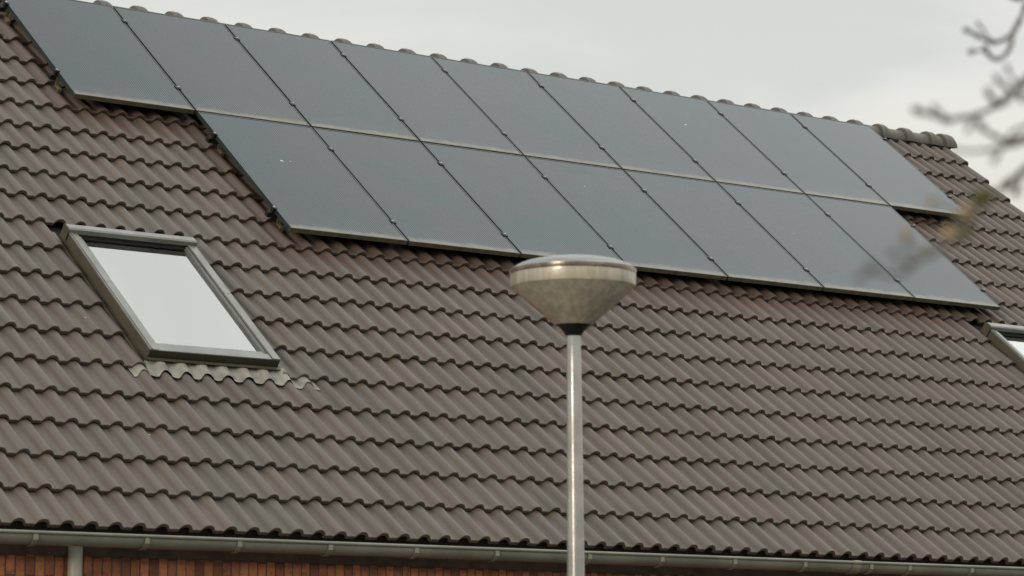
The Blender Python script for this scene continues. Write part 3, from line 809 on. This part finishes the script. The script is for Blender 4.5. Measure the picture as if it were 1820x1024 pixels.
def twig(px, d0, d1, w0, w1, buds, extra=()):
    """px: list of picture points from tip to root; d0/d1 distance at tip and root; w widths (mm)"""
    n = len(px); m = MB()
    pts = [at(x, y, d0 + (d1 - d0) * i / (n-1)) for i, (x, y) in enumerate(px)]
    P = smooth_path(pts); k = len(P)
    m.tube([q + Vector((random.uniform(-1,1), random.uniform(-1,1), random.uniform(-1,1))) * .0006 for q in P], [(w0 + (w1 - w0) * i / (k-1)) * .00031 * random.choice((.8, .95, 1., 1.1, 1.45)) for i in range(k)], 8)
    o = m.build('branch', M_BARK, tree, I4, smooth=60)
    for (x, y, r, el, dx, dy, mt) in buds:
        dd = d0 + (d1 - d0) * .4
        # depth of the nearest twig point
        best = min(range(n), key=lambda i: (px[i][0]-x)**2 + (px[i][1]-y)**2); dd = d0 + (d1 - d0) * best / (n-1)
        b = MB(); ax = right * dx - up * dy + fwd * .2
        if mt is M_LEAF:
            c0 = at(x, y, dd)
            for q in range(4):
                a = ax.normalized(); ang = random.uniform(-.7, .7)
                dr = (a * math.cos(ang) + a.orthogonal().normalized() * math.sin(ang)).normalized(); sd = dr.cross(fwd).normalized()
                l = r * .001 * 1.5; w_ = r * .001 * .55; c1 = c0 + dr * l * .1
                vs = [c1, c1 + dr * l * .35 + sd * w_ + fwd*.002, c1 + dr * l * .75 + sd * w_ * .7, c1 + dr * l, c1 + dr * l * .75 - sd * w_ * .7, c1 + dr * l * .35 - sd * w_ + fwd*.002, c1 + dr * l * .4 - fwd * .002]
                b.add(vs, [(0,1,6),(1,2,6),(2,3,6),(3,4,6),(4,5,6),(5,0,6)])
            b.build('leaf_cluster', mt, o, I4)
        else:
            b.blob(at(x, y, dd), r * .00056, ax, el, 0, 8, 6, .12); b.build('bud', mt, o, I4, smooth=70)
BR, GR = M_BUD, M_BARK
# group A, upper right
twig([(1718,52),(1738,64),(1765,75),(1785,70),(1800,58),(1812,36),(1832,-5),(1880,-60),(1985,-60)], 4.4, 5.0, 8, 16, [(1718,54,8,1.4,-1,-.4,BR),(1764,76,6,1.1,-1,0,GR),(1799,60,8,1.3,1,-1,BR)])
twig([(1751,86),(1758,98),(1772,106),(1788,96),(1797,78),(1800,60)], 4.5, 4.6, 11, 10, [(1752,87,8,1.5,-.4,-1,BR),(1727,92,8,1.4,-1,.1,GR),(1762,101,6,1.3,1,1,BR)])
twig([(1725,92),(1738,90),(1752,88)], 4.2, 4.5, 6, 7, [])
twig([(1792,-8),(1808,-2),(1826,-14),(1860,-40)], 5.2, 5.1, 12, 12, [(1806,-3,9,1.3,1,0,BR)])
# group B, middle right
twig([(1630,196),(1652,203),(1682,213),(1712,209),(1738,204),(1765,190),(1792,172),(1818,150),(1850,128),(2050,120)], 3.1, 3.9, 7, 14,
     [(1630,196,8,1.4,-1,-.3,GR),(1686,214,8,1.2,-1,.2,BR),(1734,205,8,1.1,-1,.3,GR),(1776,186,8,1.4,-1,.6,BR),(1800,166,8,1.2,0,1,BR)])
twig([(1757,163),(1764,176),(1776,184),(1790,178)], 3.25, 3.3, 8, 9, [(1757,165,8,1.4,-.3,-1,BR)])
twig([(1772,139),(1784,152),(1800,163),(1812,156),(1832,138)], 3.35, 3.4, 7, 9, [(1772,140,7,1.4,-.6,-1,GR)])
twig([(1732,208),(1744,226),(1764,240),(1788,251),(1815,246),(1850,236),(1960,190),(2050,120)], 3.1, 3.9, 6, 12, [(1744,225,8,1.5,.6,1,BR),(1788,251,7,1.2,1,0,GR)])
twig([(1690,266),(1716,268),(1745,268),(1790,260),(1830,250)], 3.1, 3.4, 5, 8, [])
twig([(1762,288),(1778,268),(1800,236),(1822,226),(1860,200)], 3.0, 3.3, 5, 7, [])
twig([(1786,332),(1798,322),(1815,304),(1834,290),(1880,250),(2080,130)], 3.5, 3.3, 8, 12, [(1791,327,12,1.3,-1,.8,BR),(1812,308,7,1.3,-1,1,GR)])
twig([(1660,190),(1672,202),(1684,213)], 3.15, 3.16, 5, 6, [(1661,192,6,1.4,-.5,-1,BR)])
twig([(1722,228),(1728,216),(1733,207)], 3.18, 3.2, 5, 6, [(1721,229,6,1.4,-.3,1,BR)])
twig([(1838,176),(1822,170),(1806,164)], 3.4, 3.4, 5, 7, [(1815,176,7,1.3,.2,1,BR),(1812,150,7,1.3,.4,-1,BR)])
twig([(1790,120),(1798,136),(1808,150),(1818,152)], 3.5, 3.5, 5, 7, [(1790,121,6,1.4,-.3,-1,BR)])
twig([(1770,282),(1780,266),(1788,252)], 3.2, 3.2, 4, 6, [(1769,283,6,1.4,-.3,1,BR)])
twig([(1806,340),(1812,322),(1815,306)], 3.3, 3.35, 5, 7, [(1806,341,8,1.4,-.3,1,BR)])
twig([(1738,40),(1748,54),(1760,74)], 4.4, 4.45, 4, 6, [(1738,42,5,1.5,-.4,-1,BR)])
# group C, lowest and nearest, in front of the panels
twig([(1529,494),(1546,480),(1566,484),(1592,489),(1618,474),(1642,456),(1668,444),(1692,424),(1718,396),(1742,366),(1775,340),(1812,312),(1880,262),(2080,130)], 2.4, 2.95, 5, 11,
     [(1529,492,6,1.2,-1,.5,BR),(1549,472,6,1.3,-1,-.4,BR),(1618,468,7,1.4,.6,-1,BR),(1588,449,6,1.3,-.6,-1,BR),(1640,452,5,1.4,-.6,-1,M_BUDO),(1610,420,8,1.9,-.1,-1,M_BUDO),(1655,358,7,1.5,.1,-1,M_BUDO),(1686,418,11,1.3,.3,-1,M_BUDO),(1666,446,8,1.3,-1,0,M_LEAF),(1728,392,15,1.3,-.5,.8,M_LEAF),(1735,380,16,1.3,.3,-1,M_LEAF),(1716,378,12,1.3,-1,-.2,M_BUDO),(1746,362,10,1.3,.8,-1,M_LEAF)])
twig([(1588,449),(1600,460),(1618,474)], 2.4, 2.42, 4, 5, [])
twig([(1610,420),(1618,440),(1640,456)], 2.42, 2.46, 3, 4, [])
twig([(1655,358),(1680,372),(1700,385),(1718,394)], 2.45, 2.55, 3, 4, [])

# ------------------------------------------------------------------ light
sd = Vector((-.92, -.39, math.tan(math.radians(10)))).normalized()
el = math.asin(sd.z); az = math.atan2(sd.x, sd.y)
wd = bpy.data.worlds.new('World'); C.world = wd; wd.use_nodes = True
nt = wd.node_tree; nt.nodes.clear()
out = nt.nodes.new('ShaderNodeOutputWorld'); bg = nt.nodes.new('ShaderNodeBackground'); L(nt, bg.outputs[0], out.inputs[0])
sky = nt.nodes.new('ShaderNodeTexSky'); sky.sky_type = 'NISHITA'; sky.sun_disc = False
sky.sun_elevation = el; sky.sun_rotation = az; sky.air_density = 1; sky.dust_density = 3; sky.ozone_density = 1
tc = nt.nodes.new('ShaderNodeTexCoord'); vec = tc.outputs['Generated']
sp = nt.nodes.new('ShaderNodeSeparateXYZ'); L(nt, vec, sp.inputs[0])
mp = nt.nodes.new('ShaderNodeMapping'); mp.inputs['Scale'].default_value = (1, 1, 3.0); L(nt, vec, mp.inputs[0])
n1_ = noise(nt, mp.outputs[0], 4.5, 6, .55, .3)
cl_ = mix(nt, ramp(nt, n1_, .38, .60), (7.25, 7.4, 7.2), (8.7, 8.65, 8.15))
warm = ramp(nt, sp.outputs[2], .13, .21, 1, 0)
cl_ = mix(nt, math_n(nt, 'MULTIPLY', warm, .75), cl_, (8.2, 7.5, 6.6))
topd = ramp(nt, sp.outputs[2], .20, .26)
cl_ = mix(nt, math_n(nt, 'MULTIPLY', topd, .45), cl_, (6.65, 6.85, 6.75))
zen = ramp(nt, sp.outputs[2], .20, .85, .96, 2.2)
sc_ = nt.nodes.new('ShaderNodeVectorMath'); sc_.operation = 'SCALE'; L(nt, cl_, sc_.inputs[0]); L(nt, zen, sc_.inputs['Scale'])
side = math_n(nt, 'ADD', math_n(nt, 'MULTIPLY', math_n(nt, 'SUBTRACT', ramp(nt, math_n(nt, 'ADD', sp.outputs[0], math_n(nt, 'MULTIPLY', n1_, .2)), .46, .80, .74, 1.2), 1.), ramp(nt, sp.outputs[2], .3, .6)), 1.)
sd_ = nt.nodes.new('ShaderNodeVectorMath'); sd_.operation = 'SCALE'; L(nt, sc_.outputs[0], sd_.inputs[0]); L(nt, side, sd_.inputs['Scale'])
fin = mix(nt, .975, sky.outputs[0], sd_.outputs[0])
L(nt, fin, bg.inputs[0]); bg.inputs[1].default_value = .1
sl = bpy.data.lights.new('sun', 'SUN'); sl.energy = .85; sl.angle = math.radians(10); sl.color = (1, .85, .66)
so = bpy.data.objects.new('sun', sl); COL.objects.link(so)
so.rotation_mode = 'QUATERNION'; so.rotation_quaternion = sd.to_track_quat('Z', 'Y'); so.location = (0, 0, 30)
vs_ = C.view_settings; vs_.view_transform = 'Standard'; vs_.look = 'None'; vs_.exposure = 0; vs_.gamma = 1; vs_.use_curve_mapping = False
